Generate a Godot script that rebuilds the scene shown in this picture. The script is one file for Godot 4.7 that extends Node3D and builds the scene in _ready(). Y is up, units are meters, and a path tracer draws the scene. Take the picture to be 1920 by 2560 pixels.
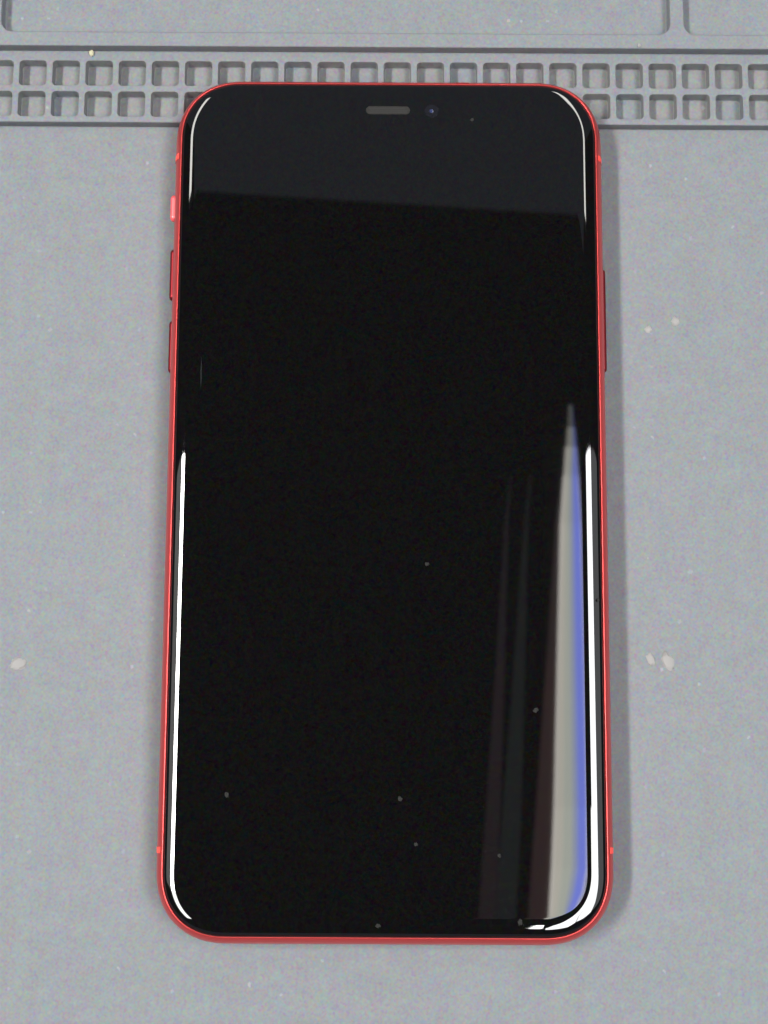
extends Node3D
# A red phone with a black glass front lying face up on a grey silicone repair mat, seen from above.
# Lengths in the tables below are millimetres; MM turns them into metres. x right, y up, z towards the viewer.

const MM := 0.001
var used := {}
var rng := RandomNumberGenerator.new()
var M := {}


func _ready() -> void:
	rng.seed = 41
	# ---- camera, air, exposure
	var cam := Camera3D.new()
	cam.name = "camera"
	cam.fov = 33.9
	cam.near = 0.01
	cam.far = 20.0
	var lens_ := CameraAttributesPhysical.new()
	lens_.frustum_focal_length = 39.37
	lens_.frustum_focus_distance = 0.284
	lens_.frustum_near = 0.01
	lens_.frustum_far = 20.0
	lens_.exposure_aperture = 36.0
	cam.attributes = lens_
	add_child(cam)
	var right := Vector3(0.99998565, 0.00090364, -0.00528094)
	var up := Vector3(-0.0053577, 0.16865981, -0.98565976)
	cam.transform = Transform3D(Basis(right, up, right.cross(up)).orthonormalized(), Vector3(-0.483, 292.091, 52.106) * MM)
	var env := Environment.new()
	env.background_mode = Environment.BG_COLOR
	env.background_color = Color(0.14, 0.155, 0.19).linear_to_srgb()
	env.tonemap_mode = Environment.TONE_MAPPER_LINEAR
	env.tonemap_exposure = 1.0
	env.sdfgi_enabled = true
	env.ssao_enabled = true
	env.ssil_enabled = true
	var we := WorldEnvironment.new()
	we.name = "environment"
	we.environment = env
	add_child(we)

	make_materials()

	# ---- lamps overhead (outside the frame, seen in the glass)
	# centre x, width, far end, near end, turn in degrees, radiance
	ceiling_lamp(-980, 180, -383, 420, -5.0, 142.0, "long narrow white ceiling lamp over the left side, near the viewer", Color(1.0, 0.99, 0.95), 1.4)
	ceiling_lamp(-985, 130, -1900, -735, -5.0, 11.5, "long narrow white ceiling lamp over the left side, farther back", Color(1.0, 0.98, 0.92))
	ceiling_lamp(765, 470, -373, 420, 6.0, 20.0, "wide white ceiling lamp over the right side, near the viewer", Color(0.97, 0.98, 1.0), 1.0, 480.0, 18.0)
	ceiling_lamp(850, 160, -2600, -685, 5.0, 11.0, "white ceiling lamp over the right side, farther back", Color(1.0, 0.98, 0.92))
	strip_light()

	# ---- setting
	ceiling()
	table()
	mat()

	# ---- the phone
	phone()

	# ---- small things
	crumbs()


# ------------------------------------------------------------------ names
func numbered(called: String) -> String:
	if not used.has(called):
		used[called] = 0
		return called
	used[called] += 1
	return "%s_%03d" % [called, used[called]]


func thing(called: String, label: String, category: String, at := Vector3.ZERO, group := "") -> Node3D:
	var o := Node3D.new()
	o.name = numbered(called)
	add_child(o)
	o.position = at * MM
	tag(o, label, category, group)
	return o


func tag(o: Node, label: String, category: String, group := "") -> void:
	o.set_meta("label", label)
	o.set_meta("category", category)
	if group != "":
		o.set_meta("group", group)


func part(called: String, mesh: Mesh, material: Material, parent: Node, at := Vector3.ZERO) -> MeshInstance3D:
	var o := MeshInstance3D.new()
	o.mesh = mesh
	o.material_override = material
	o.name = numbered(called) if parent == self else called
	o.position = at * MM
	o.cast_shadow = GeometryInstance3D.SHADOW_CASTING_SETTING_ON
	parent.add_child(o, true)
	return o


# ------------------------------------------------------------------ materials
func lin(r: float, g: float, b: float) -> Color:
	return Color(r, g, b).linear_to_srgb()


func noise_image(size: int, base: Color, chroma: float, luma: float, blotch: float, seed_: int, specks := 0) -> ImageTexture:
	# a colour of fine specks over a soft mottling, in linear values turned to sRGB
	var r := RandomNumberGenerator.new()
	r.seed = seed_
	var n := FastNoiseLite.new()
	n.seed = seed_
	n.frequency = 1.0
	n.fractal_octaves = 4
	var a := PackedFloat32Array()
	a.resize(size * size * 3)
	for i in a.size():
		a[i] = r.randfn(0.0, 1.0)
	var im := Image.create(size, size, false, Image.FORMAT_RGB8)
	for y in size:
		for x in size:
			var v := [0.0, 0.0, 0.0]
			for c in 3:
				# grain two texels wide
				v[c] = 0.5 * (a[(y * size + x) * 3 + c] + a[(y * size + (x + 1) % size) * 3 + c] + a[(((y + 1) % size) * size + x) * 3 + c] + a[(((y + 1) % size) * size + (x + 1) % size) * 3 + c])
			var g: float = (v[0] + v[1] + v[2]) / 3.0
			var tx := TAU * x / size
			var ty := TAU * y / size
			var m := 0.0
			m = n.get_noise_3d(2.2 * cos(tx), 2.2 * sin(tx), 3.1 * cos(ty) + 2.0 * sin(ty))
			var out := Color()
			var f := 1.0 + luma * g + blotch * m
			out.r = base.r * maxf(0.0, f + chroma * (v[0] - g))
			out.g = base.g * maxf(0.0, f + chroma * (v[1] - g))
			out.b = base.b * maxf(0.0, f + chroma * (v[2] - g))
			im.set_pixel(x, y, out.linear_to_srgb())
	for k in specks:
		# pale specks of lint and worn spots, a texel or three across
		var c := Vector2i(r.randi_range(2, size - 3), r.randi_range(2, size - 3))
		var reach := r.randf_range(0.6, 2.2)
		var gain := r.randf_range(1.10, 1.45)
		for dy in range(-2, 3):
			for dx in range(-2, 3):
				if Vector2(dx, dy * r.randf_range(0.6, 1.4)).length() < reach:
					im.set_pixelv(c + Vector2i(dx, dy), (im.get_pixelv(c + Vector2i(dx, dy)) * pow(gain, 0.45)).clamp())
	return ImageTexture.create_from_image(im)


func plain(color: Color, rough: float, spec := 0.5, metal := 0.0) -> StandardMaterial3D:
	var m := StandardMaterial3D.new()
	m.albedo_color = color
	m.roughness = rough
	m.metallic_specular = spec
	m.metallic = metal
	return m


func make_materials() -> void:
	var bump := NoiseTexture2D.new()
	var bn := FastNoiseLite.new()
	bn.seed = 7
	bn.frequency = 0.09
	bn.fractal_octaves = 4
	bump.noise = bn
	bump.width = 512
	bump.height = 512
	bump.seamless = true
	bump.as_normal_map = true
	bump.bump_strength = 1.6
	for k in ["mat", "mat_dusty"]:
		var m := plain(Color.WHITE, 0.68, 0.28)
		m.albedo_texture = noise_image(512, Color(0.133, 0.141, 0.151) if k == "mat" else Color(0.139, 0.142, 0.145), 0.11, 0.06, 0.065, 5 if k == "mat" else 9, 55)
		m.uv1_triplanar = true
		m.uv1_world_triplanar = true
		m.uv1_scale = Vector3.ONE * (1000.0 / 92.0)
		m.normal_enabled = true
		m.normal_texture = bump
		m.normal_scale = 0.35
		M[k] = m
	var g := plain(Color.WHITE, 0.015, 0.61)
	g.albedo_texture = noise_image(256, Color(0.0026, 0.0025, 0.0026), 0.3, 0.2, 0.1, 3)
	g.uv1_triplanar = true
	g.uv1_world_triplanar = true
	g.uv1_scale = Vector3.ONE * (1000.0 / 48.0)
	M.glass = g
	M.gasket = plain(lin(0.012, 0.012, 0.013), 0.6)
	var red := plain(lin(0.72, 0.082, 0.080), 0.34, 0.6, 0.88)
	M.red = red
	M.button = plain(lin(0.18, 0.012, 0.017), 0.42, 0.6, 0.85)
	M.switch = plain(lin(0.72, 0.10, 0.11), 0.4, 0.6, 0.3)
	M.band = plain(lin(0.78, 0.062, 0.048), 0.5, 0.5)
	M.band_dark = plain(lin(0.20, 0.012, 0.014), 0.55, 0.4)
	M.mesh = plain(lin(0.020, 0.019, 0.018), 0.8, 0.15)
	M.hole = plain(lin(0.01, 0.01, 0.01), 0.8)
	M.lens_ring = plain(lin(0.006, 0.006, 0.008), 0.05, 0.5)
	M.lens = plain(lin(0.018, 0.024, 0.07), 0.12, 0.6)
	M.housing = plain(lin(0.5, 0.5, 0.5), 0.6)
	M.dark = plain(lin(0.02, 0.02, 0.02), 0.9, 0.2)
	M.table = plain(lin(0.25, 0.24, 0.22), 0.6)
	M.dust = plain(lin(0.019, 0.019, 0.018), 0.9, 0.2)
	M.smear = plain(lin(0.008, 0.009, 0.010), 0.7, 0.2)
	M.white_fleck = plain(lin(0.205, 0.20, 0.195), 0.9, 0.2)
	M.yellow_crumb = plain(lin(0.30, 0.285, 0.19), 0.7)


func glow(color: Color, energy: float) -> StandardMaterial3D:
	var m := plain(lin(0.6, 0.6, 0.6), 0.6)
	m.emission_enabled = true
	m.emission = color.linear_to_srgb()
	m.emission_energy_multiplier = energy
	return m


# ------------------------------------------------------------------ meshes
func commit(v: PackedVector3Array, n: PackedVector3Array, f: PackedInt32Array) -> ArrayMesh:
	# each triangle turned so that it faces the way its normals do (clockwise front faces)
	for i in range(0, f.size(), 3):
		var a := f[i]
		var b := f[i + 1]
		var c := f[i + 2]
		if (v[c] - v[a]).cross(v[b] - v[a]).dot(n[a] + n[b] + n[c]) < 0.0:
			f[i + 1] = c
			f[i + 2] = b
	var s := PackedVector3Array()
	s.resize(v.size())
	for i in v.size():
		s[i] = v[i] * MM
	var arrays := []
	arrays.resize(Mesh.ARRAY_MAX)
	arrays[Mesh.ARRAY_VERTEX] = s
	arrays[Mesh.ARRAY_NORMAL] = n
	arrays[Mesh.ARRAY_INDEX] = f
	var mesh := ArrayMesh.new()
	mesh.add_surface_from_arrays(Mesh.PRIMITIVE_TRIANGLES, arrays)
	return mesh


# Outline of a rectangle with rounded corners, as [points, outward normals]; power 2 is a round corner, more is squarer.
func outline(hx: float, hz: float, r: float, seg: int, power := 2.0) -> Array:
	var p := PackedVector2Array()
	var n := PackedVector2Array()
	var e := 2.0 / power
	for q in 4:
		var turn := q * PI / 2
		var c := Vector2((hx - r) * [1, -1, -1, 1][q], (hz - r) * [1, 1, -1, -1][q])
		for k in seg + 1:
			var a := PI / 2 * k / seg
			var ca := maxf(cos(a), 0.0)
			var sa := maxf(sin(a), 0.0)
			if k == 0: sa = 0.0
			if k == seg: ca = 0.0
			p.append(c + (Vector2(pow(ca, e), pow(sa, e)) * r).rotated(turn))
			n.append(Vector2(pow(ca, 2.0 - e), pow(sa, 2.0 - e)).normalized().rotated(turn))
	return [p, n]


# A profile of (distance inward from the outline, height) swept round an outline. Doubled points make a sharp edge.
func sweep(line: Array, profile: Array, cap_end := false, cap_start := false, cap_normal := Vector3.UP) -> ArrayMesh:
	var p: PackedVector2Array = line[0]
	var nn: PackedVector2Array = line[1]
	var m := p.size()
	var v := PackedVector3Array()
	var n := PackedVector3Array()
	var f := PackedInt32Array()
	for k in profile.size():
		var here: Vector2 = profile[k]
		var d := Vector2.ZERO
		if k > 0 and profile[k - 1].distance_to(here) > 1e-6:
			d += (here - profile[k - 1]).normalized()
		if k + 1 < profile.size() and profile[k + 1].distance_to(here) > 1e-6:
			d += (profile[k + 1] - here).normalized()
		d = d.normalized()
		var out := Vector2(d.y, d.x)  # (outward, up) for a profile that runs up and inwards
		for i in m:
			var q := p[i] - nn[i] * here.x
			v.append(Vector3(q.x, here.y, q.y))
			n.append(Vector3(nn[i].x * out.x, out.y, nn[i].y * out.x))
	for k in profile.size() - 1:
		if profile[k].distance_to(profile[k + 1]) < 1e-6:
			continue
		for i in m:
			var j := (i + 1) % m
			f.append_array([k * m + i, k * m + j, (k + 1) * m + j, k * m + i, (k + 1) * m + j, (k + 1) * m + i])
	for e in 2:
		if [cap_start, cap_end][e]:
			var k: int = [0, profile.size() - 1][e]
			var at := v.size()
			var face: Vector3 = cap_normal if e else -cap_normal
			var mid := Vector3.ZERO
			for i in m:
				v.append(v[k * m + i])
				n.append(face)
				mid += v[k * m + i] / m
			v.append(mid)
			n.append(face)
			for i in m:
				f.append_array([at + i, at + (i + 1) % m, at + m])
	return commit(v, n, f)


func box(lo: Vector3, hi: Vector3, bevel := 0.0) -> ArrayMesh:
	var c := (lo + hi) / 2
	var h := (hi - lo) / 2
	var b := maxf(bevel, 0.001)
	var line := outline(h.x, h.z, b * 1.5, 4)
	var prof := [Vector2(b, -h.y), Vector2(b, -h.y)]
	for k in 5:
		var a := PI / 2 * k / 4
		prof.append(Vector2(b - b * sin(a), -h.y + b - b * cos(a)))
	for k in 5:
		var a := PI / 2 * k / 4
		prof.append(Vector2(b - b * cos(a), h.y - b + b * sin(a)))
	var mesh := sweep(line, prof, true, true)
	return moved(mesh, Transform3D(Basis(), c * MM))


func moved(mesh: Mesh, t: Transform3D) -> ArrayMesh:
	var st := SurfaceTool.new()
	st.append_from(mesh, 0, t)
	return st.commit()


# A flat sheet from polygons (each a list of Vector2 x,z) at one height.
func sheet(polys: Array, h: float) -> ArrayMesh:
	var v := PackedVector3Array()
	var n := PackedVector3Array()
	var f := PackedInt32Array()
	for poly in polys:
		var at := v.size()
		for q in poly:
			v.append(Vector3(q.x, h, q.y))
			n.append(Vector3.UP)
		for i in range(1, poly.size() - 1):
			f.append_array([at, at + i, at + i + 1])
	return commit(v, n, f)


# A profile (z, height) drawn along x from x0 to x1.
func extrude_x(profile: Array, x0: float, x1: float) -> ArrayMesh:
	var v := PackedVector3Array()
	var n := PackedVector3Array()
	var f := PackedInt32Array()
	for k in profile.size():
		var d := Vector2.ZERO
		if k > 0: d += (profile[k] - profile[k - 1]).normalized()
		if k + 1 < profile.size(): d += (profile[k + 1] - profile[k]).normalized()
		d = d.normalized()
		for x in [x0, x1]:
			v.append(Vector3(x, profile[k].y, profile[k].x))
			n.append(Vector3(0, d.x, -d.y))
		if k > 0:
			var a := 2 * k - 2
			f.append_array([a, a + 1, a + 3, a, a + 3, a + 2])
	return commit(v, n, f)


# ------------------------------------------------------------------ lamps, ceiling, table
func ceiling_lamp(x: float, wide: float, z0: float, z1: float, turn: float, radiance: float, label: String, color: Color, wing := 0.0, more := 0.0, dim := 0.0) -> void:
	var h := 1600.0
	# the lamp turns about the middle of its far end (near end of the rear lamps)
	var pivot := Vector3(x, h, z0 if z1 > 0 else z1)
	var hx := wide / 2
	var hz := (z1 - z0) / 2
	var turned := Basis(Vector3.UP, deg_to_rad(turn))
	var t := thing("ceiling_lamp", label, "lamp", pivot + turned * Vector3(0, 0, hz if z1 > 0 else -hz), "ceiling lamps outside the frame")
	t.basis = turned
	part("housing", box(Vector3(-hx - 8, 4, -hz - 8), Vector3(hx + 8, 30, hz + 8), 3.0), M.housing, t)
	part("diffuser", box(Vector3(-hx, 0, -hz), Vector3(hx, 3.5, hz), 0.5), glow(color, 1.0), t)
	if wing > 0.0:
		# frosted wing beside the lamp, dimly lit by it
		var a := hx + 12.0
		part("frosted_wing", box(Vector3(-a - 800, 2, -hz), Vector3(-a, 6, hz + more), 1.0) if x < 0 else box(Vector3(a, 2, -hz), Vector3(a + 800, 6, hz + more), 1.0), glow(color, wing), t)
	if more > 0.0:
		# a dimmer second tube carries the lamp on towards the viewer
		part("dim_section", box(Vector3(-hx, -2, hz + 1), Vector3(hx, 3, hz + more), 0.5), glow(color, 1.0), t)
		var l2 := AreaLight3D.new()
		l2.name = "dim_section_light"
		l2.area_size = Vector2(2 * hx, more - 1) * MM
		l2.area_normalize_energy = false
		l2.light_energy = (dim - 1.0) / PI
		l2.light_color = color.linear_to_srgb()
		l2.shadow_enabled = true
		l2.area_range = 6.0
		l2.rotation_degrees = Vector3(-90, 0, 0)
		l2.position = Vector3(0, -4, hz + more / 2) * MM
		t.add_child(l2)
	var l := AreaLight3D.new()
	l.name = "lamp_light"
	l.area_size = Vector2(2 * hx, 2 * hz) * MM
	l.area_normalize_energy = false
	l.light_energy = (radiance - 1.0) / PI
	l.light_color = color.linear_to_srgb()
	l.shadow_enabled = true
	l.area_range = 6.0
	l.rotation_degrees = Vector3(-90, 0, 0)
	l.position = Vector3(0, -2, 0) * MM
	t.add_child(l)


func strip_light() -> void:
	# a slim hanging strip light: a dull diffuser, a blue strip along it and a pale edge on either side
	var t := thing("strip_light", "slim grey strip light with a blue edge, hanging over the right of the phone", "lamp")
	var h := 1590.0
	# z, inner edge, end of the pale edge, start of the blue, its end, end of the outer pale edge
	var rows := [[-392, 209, 209.5, 213, 213.5, 214], [-366, 207, 208.2, 213, 215.5, 216], [-343, 205, 206.6, 213, 217, 217.5], [-310, 202.5, 204.6, 210.5, 218.5, 219.3], [-255, 198, 200.5, 209.5, 221, 222], [-100, 193, 195, 208.5, 222.5, 224], [60, 187.5, 189.5, 208.5, 223, 225], [125, 184, 186.2, 207.5, 222, 224.5], [150, 182.2, 184.6, 203, 217.5, 220], [172, 180.8, 183.2, 198, 207, 210], [178, 180.4, 182.8, 197, 198, 199], [270, 176, 178.5, 188, 189, 190]]
	var looks := [["inner_edge", Color(0.80, 0.76, 0.70), 11.0], ["diffuser", Color(0.42, 0.40, 0.345), 18.5], ["diffuser", Color(0.375, 0.395, 0.345), 17.5], ["fading_strip", Color(0.29, 0.33, 0.46), 16.0], ["blue_strip", Color(0.20, 0.25, 0.84), 14.5], ["outer_edge", Color(0.85, 0.85, 0.92), 12.0]]
	var edges := []
	for q in rows:
		var room: float = q[4] - q[3]
		edges.append([q[1], q[2], lerpf(q[2], q[3], 0.42), q[3] - 0.05 * (q[3] - q[2]), q[3] + room * 0.32, q[4], q[5]])
	for k in looks.size():
		var poly := []
		for i in rows.size(): poly.append(Vector2(edges[i][k] + 0.05, rows[i][0]))
		for i in rows.size(): poly.append(Vector2(edges[rows.size() - 1 - i][1 + k], rows[rows.size() - 1 - i][0]))
		# the far end fades: each stretch of the strip is a piece of its own
		var m := poly.size()
		for i in rows.size() - 1:
			var level: float = [0.16, 0.45, 0.75, 0.92, 1.0, 1.0, 1.06, 1.1, 1.1, 1.1, 1.0][i]
			if k == 0 or k == 5: level *= [0.0, 0.3, 0.8, 1.0, 1.0, 1.0, 1.0, 1.0, 1.0, 1.0, 1.0][i]
			if level == 0.0: continue
			part(looks[k][0], prism_tri([poly[i], poly[i + 1], poly[m - 2 - i], poly[m - 1 - i]], 2, h, 4.0), glow(looks[k][1], 0.76 * looks[k][2] * level), t)
	# faint tinted film along the inner edge
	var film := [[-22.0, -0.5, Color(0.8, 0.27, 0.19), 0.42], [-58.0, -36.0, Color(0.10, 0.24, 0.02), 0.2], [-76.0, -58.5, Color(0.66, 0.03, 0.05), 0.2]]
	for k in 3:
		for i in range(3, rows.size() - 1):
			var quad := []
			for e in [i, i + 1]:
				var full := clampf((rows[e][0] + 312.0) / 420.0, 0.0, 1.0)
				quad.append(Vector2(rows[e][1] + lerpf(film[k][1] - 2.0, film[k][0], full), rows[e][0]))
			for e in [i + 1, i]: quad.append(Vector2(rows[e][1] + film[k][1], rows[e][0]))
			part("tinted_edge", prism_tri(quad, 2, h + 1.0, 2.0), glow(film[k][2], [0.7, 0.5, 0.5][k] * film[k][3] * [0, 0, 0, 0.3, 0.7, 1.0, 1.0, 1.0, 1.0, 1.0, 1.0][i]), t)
	part("housing", box(Vector3(180, h + 6, -390), Vector3(224, h + 20, 270), 2.0), M.dark, t)
	# the small lamp at the front
	var u := thing("wedge_lamp", "wedge-shaped white ceiling lamp against the inner side of the wide right lamp", "lamp")
	part("diffuser", prism_tri([Vector2(500, 60), Vector2(430, 330), Vector2(330, 700), Vector2(215, 960), Vector2(215, 1040), Vector2(520, 1040), Vector2(640, 925), Vector2(620, 700), Vector2(590, 330), Vector2(560, 60)], 5, 1580, 4), glow(Color(1, 1, 0.98), 19.0), u)
	part("housing", prism_tri([Vector2(500, 60), Vector2(430, 330), Vector2(330, 700), Vector2(212, 960), Vector2(212, 1044), Vector2(524, 1044), Vector2(640, 925), Vector2(620, 700), Vector2(590, 330), Vector2(560, 60)], 5, 1584.5, 8), M.housing, u)
	var w := thing("wedge_lamp", "bent white ceiling lamp carrying on the narrow left lamp towards the viewer", "lamp")
	var bend := [Vector2(-930, 400), Vector2(-880, 600), Vector2(-800, 760), Vector2(-690, 900), Vector2(-880, 990), Vector2(-1010, 830), Vector2(-1090, 620), Vector2(-1150, 400)]
	part("diffuser", prism_tri(bend, 4, 1592, 4), glow(Color(1, 1, 0.96), 19.0), w)
	part("housing", prism_tri(bend, 4, 1597, 30), M.housing, w)
	var s := thing("spot_lamp", "short slim white ceiling lamp in front of the strip light", "lamp", Vector3(187, 1592, 880))
	part("diffuser", box(Vector3(-7, 0, -120), Vector3(7, 4, 120), 1.0), glow(Color(1, 1, 0.97), 30.0), s)
	part("housing", box(Vector3(-10, 5, -124), Vector3(10, 40, 124), 2.0), M.housing, s)


func prism_tri(poly: Array, half: int, h: float, thick: float) -> ArrayMesh:
	# poly runs down one side and back up the other, so it splits into quads even where it is not convex
	var v := PackedVector3Array()
	var n := PackedVector3Array()
	var f := PackedInt32Array()
	var m := poly.size()
	for side in 2:
		var at := v.size()
		for q in poly:
			v.append(Vector3(q.x, h + thick * side, q.y))
			n.append(Vector3.UP if side else Vector3.DOWN)
		for i in half - 1:
			f.append_array([at + i, at + i + 1, at + m - 2 - i, at + i, at + m - 2 - i, at + m - 1 - i])
	for i in m:
		var a: Vector2 = poly[i]
		var b: Vector2 = poly[(i + 1) % m]
		var o := Vector2((b - a).y, -(b - a).x).normalized()
		var at := v.size()
		for q in [Vector3(a.x, h, a.y), Vector3(b.x, h, b.y), Vector3(b.x, h + thick, b.y), Vector3(a.x, h + thick, a.y)]:
			v.append(q)
			n.append(Vector3(o.x, 0, o.y))
		f.append_array([at, at + 1, at + 2, at, at + 2, at + 3])
	return commit(v, n, f)


func ceiling() -> void:
	# dark ceiling over the bench; its far edge is the line across the upper part of the glass
	var poly := [Vector2(-4200, -2900), Vector2(-600, -686), Vector2(600, -615), Vector2(4200, -2600), Vector2(4200, 2000), Vector2(600, 2000), Vector2(-600, 2000), Vector2(-4200, 2000)]
	var o := part("ceiling", prism_tri(poly, 4, 1640, 30), M.dark, self)
	o.set_meta("kind", "structure")
	o.set_meta("label", "dark ceiling above the bench, mirrored in the glass")


func table() -> void:
	var o := part("table", box(Vector3(-420, -34, -300), Vector3(420, -4, 320), 2.0), M.table, self)
	o.set_meta("kind", "structure")
	o.set_meta("label", "table top under the grey mat")


# ------------------------------------------------------------------ mat
const WELL_X := -67.76
const WELL_PITCH := 6.072
const ROWS := [-78.85, -72.88]
const WELL_W := 2.47
const WELL_L := 2.40
const WELL_DEPTH := 2.5
const LEDGE := 4.5
const STRIP := 2.2


func mat() -> void:
	var t := thing("repair_mat", "grey silicone repair mat with two rows of small square wells", "mat")
	var x0 := -190.0
	var x1 := 190.0
	# the flat work area: floor from the foot of the strip to the front edge, with a thick rounded rim outside the frame
	part("work_area", extrude_x([Vector2(-69.6, 0.0), Vector2(150, 0.0), Vector2(151.2, -0.5), Vector2(151.8, -2.0), Vector2(151.8, -4.0)], x0, x1), M.mat, t)
	# strip of wells: front wall with rounded edge, top with holes, foot of the ledge
	var front := [Vector2(-69.36, 0.0)]
	for k in 6:
		var a := PI / 2 * k / 5
		front.append(Vector2(-69.36 - 0.22 + 0.22 * cos(a), STRIP - 0.22 + 0.22 * sin(a)))
	front.append(Vector2(ROWS[1] + 2.985, STRIP))
	front.reverse()
	var first := -20
	var last := 42
	var xa := WELL_X + 2.5 + (first - 0.5) * WELL_PITCH
	var xb := WELL_X + 2.5 + (last + 0.5) * WELL_PITCH
	var st := SurfaceTool.new()
	st.append_from(extrude_x(front, x0, x1), 0, Transform3D())
	st.append_from(sheet([[Vector2(x0, -83.3), Vector2(x1, -83.3), Vector2(x1, ROWS[0] - 2.985), Vector2(x0, ROWS[0] - 2.985)], [Vector2(x0, ROWS[0] - 2.985), Vector2(xa, ROWS[0] - 2.985), Vector2(xa, ROWS[1] + 2.985), Vector2(x0, ROWS[1] + 2.985)], [Vector2(xb, ROWS[0] - 2.985), Vector2(x1, ROWS[0] - 2.985), Vector2(x1, ROWS[1] + 2.985), Vector2(xb, ROWS[1] + 2.985)]], STRIP), 0, Transform3D())
	# the top round one well: from the cell's square to the well's rounded mouth
	var mouth := outline(WELL_W + 0.14, WELL_L + 0.14, 0.85, 5)
	for row in 2:
		var lo_z: float = -2.985
		var hi_z: float = 2.985
		var ring := cell_ring(mouth, WELL_PITCH / 2, lo_z, hi_z)
		for k in range(first, last + 1):
			st.append_from(ring, 0, Transform3D(Basis(), Vector3(WELL_X + k * WELL_PITCH + 2.5, STRIP, ROWS[row]) * MM))
	part("well_strip", st.commit(), M.mat, t)
	# each well: rounded rim, slightly sloping walls, rounded foot, floor
	var line := outline(WELL_W + 0.14, WELL_L + 0.14, 0.85, 5)
	var prof := []
	for k in 4:
		var a := PI / 2 * k / 3
		prof.append(Vector2(0.14 * sin(a), -0.14 + 0.14 * cos(a)))
	for k in 4:
		var a := PI / 2 * k / 3
		prof.append(Vector2(0.2 + 0.2 - 0.2 * cos(a), -WELL_DEPTH + 0.2 - 0.2 * sin(a)))
	var cup := sweep_in(line, prof)
	for row in 2:
		for k in range(-3, 27):
			part("well", cup, M.mat_dusty if rng.randf() < 0.75 else M.mat, t, Vector3(WELL_X + k * WELL_PITCH + 2.5, STRIP, ROWS[row]))
	# wells beyond the frame keep the strip closed, joined into one piece
	var far := SurfaceTool.new()
	for row in 2:
		for k in range(first, last + 1):
			if k < -3 or k >= 27:
				far.append_from(cup, 0, Transform3D(Basis(), Vector3(WELL_X + k * WELL_PITCH + 2.5, STRIP, ROWS[row]) * MM))
	var rest := part("outer_wells", far.commit(), M.mat, t)
	rest.set_meta("kind", "stuff")
	# the ledge behind, with the big compartments let into it
	var wall := [Vector2(-83.1, STRIP - 0.1)]
	for k in 6:
		var a := PI / 2 * k / 5
		wall.append(Vector2(-83.12 - 0.25 + 0.25 * cos(a), LEDGE - 0.25 + 0.25 * sin(a)))
	wall.append(Vector2(-84.6, LEDGE))
	wall.reverse()
	part("ledge", extrude_x(wall, x0, x1), M.mat, t)
	var ribs := [-190.0, -72.2, 52.62, 190.0]
	for k in 3:
		var c := Vector3((ribs[k] + ribs[k + 1]) / 2, LEDGE, -114.6)
		var hx: float = (ribs[k + 1] - ribs[k]) / 2
		var ol := outline(hx - 1.0, 29.0, 2.4, 8)
		var pr := []
		for i in 5:
			var a := PI / 2 * i / 4
			pr.append(Vector2(0.3 * sin(a), -0.3 + 0.3 * cos(a)))
		for i in 5:
			var a := PI / 2 * i / 4
			pr.append(Vector2(0.45 + 0.4 - 0.4 * cos(a), -2.4 + 0.4 - 0.4 * sin(a)))
		var st2 := SurfaceTool.new()
		st2.append_from(sweep_in(ol, pr), 0, Transform3D(Basis(), c * MM))
		st2.append_from(cell_ring(ol, hx, -30.0, 30.0), 0, Transform3D(Basis(), c * MM))
		part("compartment", st2.commit(), M.mat, t)
	# back edge and underside
	part("back_edge", extrude_x([Vector2(-151, -4), Vector2(-151, 4.1), Vector2(-150.6, LEDGE), Vector2(-144.6, LEDGE)], x0, x1), M.mat, t)
	part("underside", box(Vector3(x0, -3.99, -150.5), Vector3(x1, -2.0, 151.0), 0.3), M.mat, t)


# A well: profile of (inset, height) going inwards and down from the rim, with its floor.
func sweep_in(line: Array, profile: Array) -> ArrayMesh:
	var p: PackedVector2Array = line[0]
	var nn: PackedVector2Array = line[1]
	var m := p.size()
	var v := PackedVector3Array()
	var n := PackedVector3Array()
	var f := PackedInt32Array()
	for k in profile.size():
		var d := Vector2.ZERO
		if k > 0: d += (profile[k] - profile[k - 1]).normalized()
		if k + 1 < profile.size(): d += (profile[k + 1] - profile[k]).normalized()
		if k == 0: d = Vector2(1, 0)
		if k == profile.size() - 1: d = Vector2(1, 0)
		d = d.normalized()
		for i in m:
			var q: Vector2 = p[i] - nn[i] * profile[k].x
			v.append(Vector3(q.x, profile[k].y, q.y))
			n.append(Vector3(nn[i].x * d.y, d.x, nn[i].y * d.y))
	for k in profile.size() - 1:
		for i in m:
			var j := (i + 1) % m
			f.append_array([k * m + i, k * m + j, (k + 1) * m + j, k * m + i, (k + 1) * m + j, (k + 1) * m + i])
	var last := (profile.size() - 1) * m
	var mid := v.size()
	v.append(Vector3(0, profile[profile.size() - 1].y, 0))
	n.append(Vector3.UP)
	for i in m:
		f.append_array([last + i, last + (i + 1) % m, mid])
	return commit(v, n, f)


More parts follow.
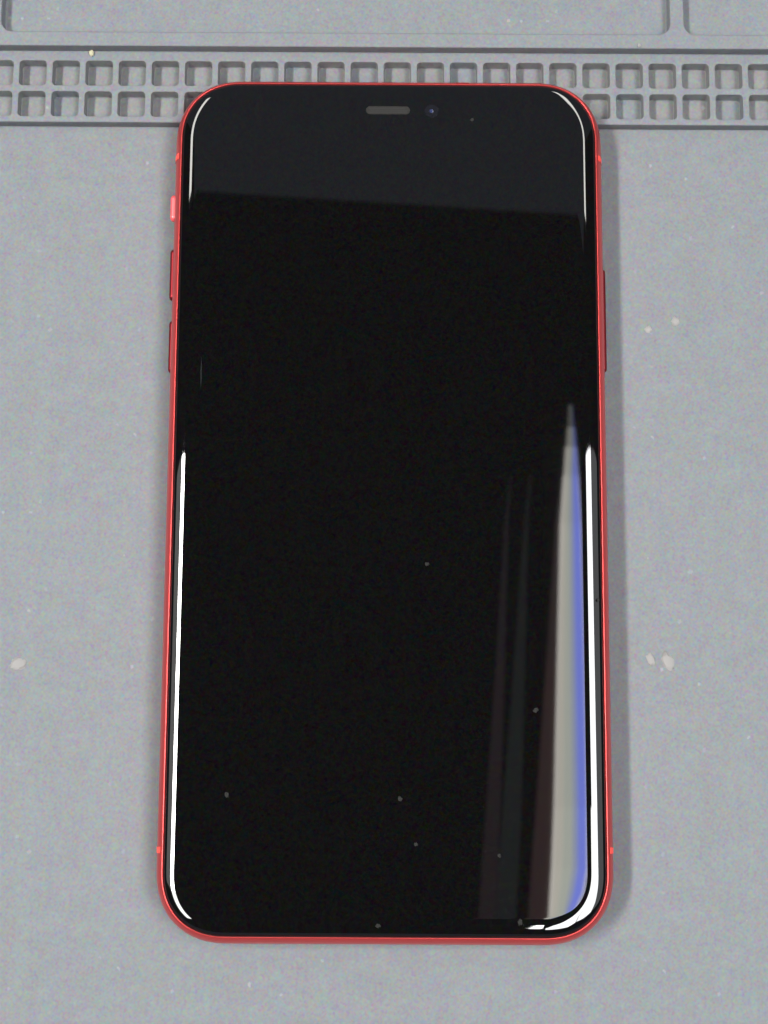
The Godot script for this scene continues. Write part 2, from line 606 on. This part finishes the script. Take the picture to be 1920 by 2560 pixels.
# Flat ground between a rectangle and the rounded outline inside it.
func cell_ring(line: Array, hx: float, z0: float, z1: float) -> ArrayMesh:
	var p: PackedVector2Array = line[0]
	var m := p.size()
	var v := PackedVector3Array()
	var n := PackedVector3Array()
	var f := PackedInt32Array()
	var inner := 0.0
	for q in p: inner = maxf(inner, absf(q.x))
	for i in m:
		v.append(Vector3(p[i].x, 0, p[i].y))
	var seg := m / 4
	# each corner of the rectangle fans to its rounded corner, each side is a quad
	var corners := [Vector3(hx, 0, z1), Vector3(-hx, 0, z1), Vector3(-hx, 0, z0), Vector3(hx, 0, z0)]
	for c in corners: v.append(c)
	for i in v.size(): n.append(Vector3.UP)
	for q in 4:
		for k in seg - 1:
			f.append_array([m + q, q * seg + k, q * seg + k + 1])
		var nq := (q + 1) % 4
		var a := q * seg + seg - 1
		var b := nq * seg
		f.append_array([m + q, a, b, m + q, b, m + nq])
	return commit(v, n, f)


# ------------------------------------------------------------------ phone
const HALF_W := 38.28
const HALF_L := 75.9
const CORNER := 12.2
const SQUARE := 2.25


func frame_at(a: float) -> Vector2:
	# rounded side of the frame: (inset, height) for an angle from straight out to nearly up
	return Vector2(2.6 * (1.0 - cos(a)), 4.0 + (4.2 if a > 0 else 3.9) * sin(a))


func phone() -> void:
	var t := thing("phone", "red phone lying face up on the grey mat, its black glass screen dark", "phone")
	var line := outline(HALF_W, HALF_L, CORNER, 28, SQUARE)
	var lip := deg_to_rad(56.9)
	# frame: from the back edge round the side to the lip, over the lip and down inside it
	var prof := []
	for k in 9:
		prof.append(frame_at(-PI / 2 + PI / 2 * k / 9.0))
	for k in 17:
		prof.append(frame_at(lip * k / 16.0))
	var top: Vector2 = prof[prof.size() - 1]
	prof.append(top + Vector2(0.07, 0.055))
	prof.append(top + Vector2(0.14, 0.06))
	prof.append(top + Vector2(0.19, 0.0))
	prof.append(top + Vector2(0.19, -0.9))
	part("frame", sweep(line, prof, false, false), M.red, t)
	part("back_panel", sweep(line, [Vector2(2.59, 0.105), Vector2(3.0, 0.01)], true, false, Vector3.DOWN), M.red, t)
	# rubber seal between frame and glass
	part("gasket", sweep(line, [Vector2(1.36, 7.22), Vector2(1.45, 7.30), Vector2(1.62, 7.26), Vector2(1.8, 6.9)]), M.gasket, t)
	# the front glass: a rounded edge that rolls over to a flat face; slope in degrees by distance from the lip
	var slopes := [[0.0, 62.0], [0.12, 48.0], [0.35, 30.0], [0.7, 19.0], [1.2, 14.0], [2.0, 10.6], [2.5, 6.2], [3.0, 2.4], [3.45, 0.0]]
	var gp := []
	var s := 0.0
	var h := 0.0
	while s < 3.45:
		gp.append(Vector2(1.18 + 0.27 + s * 0.97, h))
		var step := 0.05
		h += step * tan(deg_to_rad(slope_at(slopes, s + step / 2)))
		s += step
	gp.append(Vector2(1.18 + 0.27 + 3.46 * 0.97, h))
	gp.append(Vector2(1.18 + 0.27 + 3.6 * 0.97, h))
	var base := 8.3 - h
	for k in gp.size():
		gp[k].y += base
	gp.push_front(gp[0] + Vector2(0, -0.35))
	part("front_glass", sweep(line, gp, true, false), M.glass, t)
	# buttons on the sides
	side_button("mute_switch", -1, -52.35, 2.45, 0.85, 3.6, t, M.switch)
	side_button("volume_button", -1, -39.95, 4.75, 0.65, 3.5, t, M.button)
	side_button("volume_button", -1, -26.7, 4.8, 0.5, 3.5, t, M.button)
	side_button("power_button", 1, -31.95, 9.5, 0.5, 3.5, t, M.button)
	# antenna bands across the frame
	for b in [[-1, -61.0], [1, -61.0], [-1, 60.6], [1, 60.3]]:
		part("antenna_band", band_side(b[0], b[1] - 0.5, b[1] + 0.5), M.band, t)
	part("antenna_band", band_top(12.1, 14.4), M.band_dark, t)
	# earpiece and camera in the glass
	var slot := outline(3.95, 0.78, 0.77, 10)
	var ear := part("earpiece", sweep(slot, [Vector2(0.0, 8.29), Vector2(0.04, 8.325), Vector2(0.12, 8.33)], true), M.mesh, t, Vector3(-0.15, 0, -69.3))
	var hole := sweep(outline(0.11, 0.11, 0.109, 3), [Vector2(0.0, 8.325), Vector2(0.005, 8.338)], true)
	var pick := SurfaceTool.new()
	for r in 3:
		for k in 22:
			pick.append_from(hole, 0, Transform3D(Basis(), Vector3(-3.3 + k * 0.31 + (0.15 if r == 1 else 0.0), 0, (r - 1) * 0.36) * MM))
	var holes := part("mesh_holes", pick.commit(), M.hole, ear)
	holes.set_meta("kind", "stuff")
	var ring := part("front_camera", sweep(outline(1.25, 1.25, 1.249, 10), [Vector2(0, 8.29), Vector2(0.05, 8.306), Vector2(0.1, 8.307)], true), M.lens_ring, t, Vector3(7.6, 0, -69.2))
	var lens := SphereMesh.new()
	lens.radius = 0.5 * MM
	lens.height = 1.0 * MM
	lens.radial_segments = 20
	lens.rings = 10
	var le := part("lens", lens, M.lens, ring, Vector3(0, 8.20, 0))
	le.scale = Vector3(1, 0.3, 1)


func slope_at(table_: Array, s: float) -> float:
	for k in table_.size() - 1:
		if s <= table_[k + 1][0]:
			return lerpf(table_[k][1], table_[k + 1][1], (s - table_[k][0]) / (table_[k + 1][0] - table_[k][0]))
	return 0.0


func side_button(called: String, side: int, z: float, half: float, out: float, h: float, t: Node3D, look: Material) -> void:
	# a long rounded key standing out of the frame's side; the sweep's up is turned to point sideways
	var line := outline(half, 0.85, 0.84, 8)
	var prof := [Vector2(0, -0.6), Vector2(0, out - 0.6)]
	for k in range(1, 6):
		var a := PI / 2 * k / 5
		prof.append(Vector2(0.6 - 0.6 * cos(a), out - 0.6 + 0.6 * sin(a)))
	var mesh := sweep(line, prof, true)
	var b := Basis(Vector3(0, 0, -side), Vector3(side, 0, 0), Vector3(0, -1, 0))
	var key := part(called, mesh, look, t)
	key.transform = Transform3D(b, Vector3(side * HALF_W, h, z) * MM)


func band_side(side: int, z0: float, z1: float) -> ArrayMesh:
	var v := PackedVector3Array()
	var n := PackedVector3Array()
	var f := PackedInt32Array()
	var rows := 24
	for k in rows + 1:
		var a := lerpf(-1.0, deg_to_rad(50.0), float(k) / rows)
		var q := frame_at(a)
		var d := Vector3(side * cos(a), sin(a), 0).normalized()
		for z in [z0, z1]:
			v.append(Vector3(side * (HALF_W - q.x), q.y, z) + d * 0.07)
			n.append(d)
		if k:
			var i := 2 * k - 2
			f.append_array([i, i + 1, i + 3, i, i + 3, i + 2])
	return commit(v, n, f)


func band_top(x0: float, x1: float) -> ArrayMesh:
	var v := PackedVector3Array()
	var n := PackedVector3Array()
	var f := PackedInt32Array()
	var rows := 24
	for k in rows + 1:
		var a := lerpf(-1.0, deg_to_rad(56.0), float(k) / rows)
		var q := frame_at(a)
		var d := Vector3(0, sin(a), -cos(a)).normalized()
		for x in [x0, x1]:
			v.append(Vector3(x, q.y, -(HALF_L - q.x)) + d * 0.03)
			n.append(d)
		if k:
			var i := 2 * k - 2
			f.append_array([i, i + 1, i + 3, i, i + 3, i + 2])
	return commit(v, n, f)


# ------------------------------------------------------------------ crumbs, flecks and dust
func fleck(size: Vector3, lumps: float, seed_: int) -> ArrayMesh:
	# a small uneven lump: a coarse ball pushed in and out, flattened, sitting on its base
	var noise := FastNoiseLite.new()
	noise.seed = seed_
	noise.frequency = 1.1
	var v := PackedVector3Array()
	var n := PackedVector3Array()
	var f := PackedInt32Array()
	var rows := 8
	var cols := 14
	for r in rows + 1:
		for c in cols:
			var a := PI * r / rows
			var b := TAU * c / cols
			var d := Vector3(sin(a) * cos(b), cos(a), sin(a) * sin(b))
			var q: Vector3 = d * (1.0 + lumps * noise.get_noise_3dv(d * 1.6))
			v.append(Vector3(q.x * size.x, (q.y + 0.8) * size.y, q.z * size.z))
			n.append(Vector3(d.x * 0.35, 0.25 + absf(d.y), d.z * 0.35).normalized())
	for r in rows:
		for c in cols:
			var i := r * cols + c
			var j := r * cols + (c + 1) % cols
			f.append_array([i, j, j + cols, i, j + cols, i + cols])
	return commit(v, n, f)


func crumbs() -> void:
	var c := part("crumb", fleck(Vector3(0.42, 0.4, 0.6), 0.6, 4), M.yellow_crumb, self, Vector3(-54.6, STRIP, -82.6))
	tag(c, "pale yellow crumb in the dark groove above the wells, left of the phone", "crumb")
	var flecks := [
		[Vector3(45.96, 0, 27.8), Vector3(0.7, 0.05, 1.0), 0.5, "pinkish white fleck on the mat right of the phone, next to a larger smear"],
		[Vector3(49.0, 0, 28.3), Vector3(0.9, 0.05, 1.5), 0.3, "larger white smear on the mat right of the phone"],
		[Vector3(51.8, 0, -32.9), Vector3(0.7, 0.04, 0.8), 0.0, "faint white fleck on the mat right of the power button"],
		[Vector3(46.9, 0, -31.4), Vector3(0.7, 0.04, 0.6), 0.2, "faint cream fleck on the mat beside the power button"],
		[Vector3(-63.9, 0, 29.2), Vector3(1.3, 0.04, 1.0), 0.2, "faint pale smear at the left edge of the mat"],
		[Vector3(45.6, LEDGE, -83.6), Vector3(0.3, 0.25, 0.3), 0.0, "tiny white fleck on the ledge above the right wells"],
	]
	for k in flecks.size():
		var d = flecks[k]
		var o := part("fleck", fleck(d[1], 0.9, 20 + k), M.white_fleck, self, d[0])
		o.rotation.y = d[2]
		tag(o, d[3], "fleck", "pale flecks on the mat")
	var dust := [
		[-26.4, 51.5, 0.42, "grey dust speck at the lower left of the black screen"],
		[2.4, 52.0, 0.36, "grey dust speck low in the middle of the black screen"],
		[6.9, 12.5, 0.34, "lone grey dust speck right of the centre of the screen"],
		[14.9, -67.6, 0.3, "dust speck near the top edge, right of the front camera"],
		[22.3, 71.9, 0.45, "dust speck at the bottom edge, left of the bright reflection"],
		[18.9, 61.2, 0.3, "faint dust speck low on the right half of the screen"],
		[5.1, 59.4, 0.3, "faint dust speck below the middle speck on the screen"],
		[-1.1, 72.6, 0.36, "faint dust speck at the bottom edge in the middle of the screen"],
		[25.2, 37.2, 0.4, "faint dust speck left of the grey reflection on the screen"],
		[36.0, 18.5, 0.24, "dust speck on the right glass edge beside the white reflection"],
	]
	var smear := part("smear", fleck(Vector3(0.10, 0.008, 2.4), 0.8, 91), M.smear, self, Vector3(-32.4, 8.3, -21.0))
	tag(smear, "faint thin upright smear near the left edge of the black screen", "smear")
	for k in dust.size():
		var d = dust[k]
		var y := 8.3 if absf(d[0]) < 33.0 else 8.24
		var o := part("dust_speck", fleck(Vector3(d[2] * 0.85, 0.04, d[2]), 1.1, 60 + k), M.dust, self, Vector3(d[0], y, d[1]))
		o.rotation.y = k * 0.7
		tag(o, d[3], "dust", "dust specks on the screen")
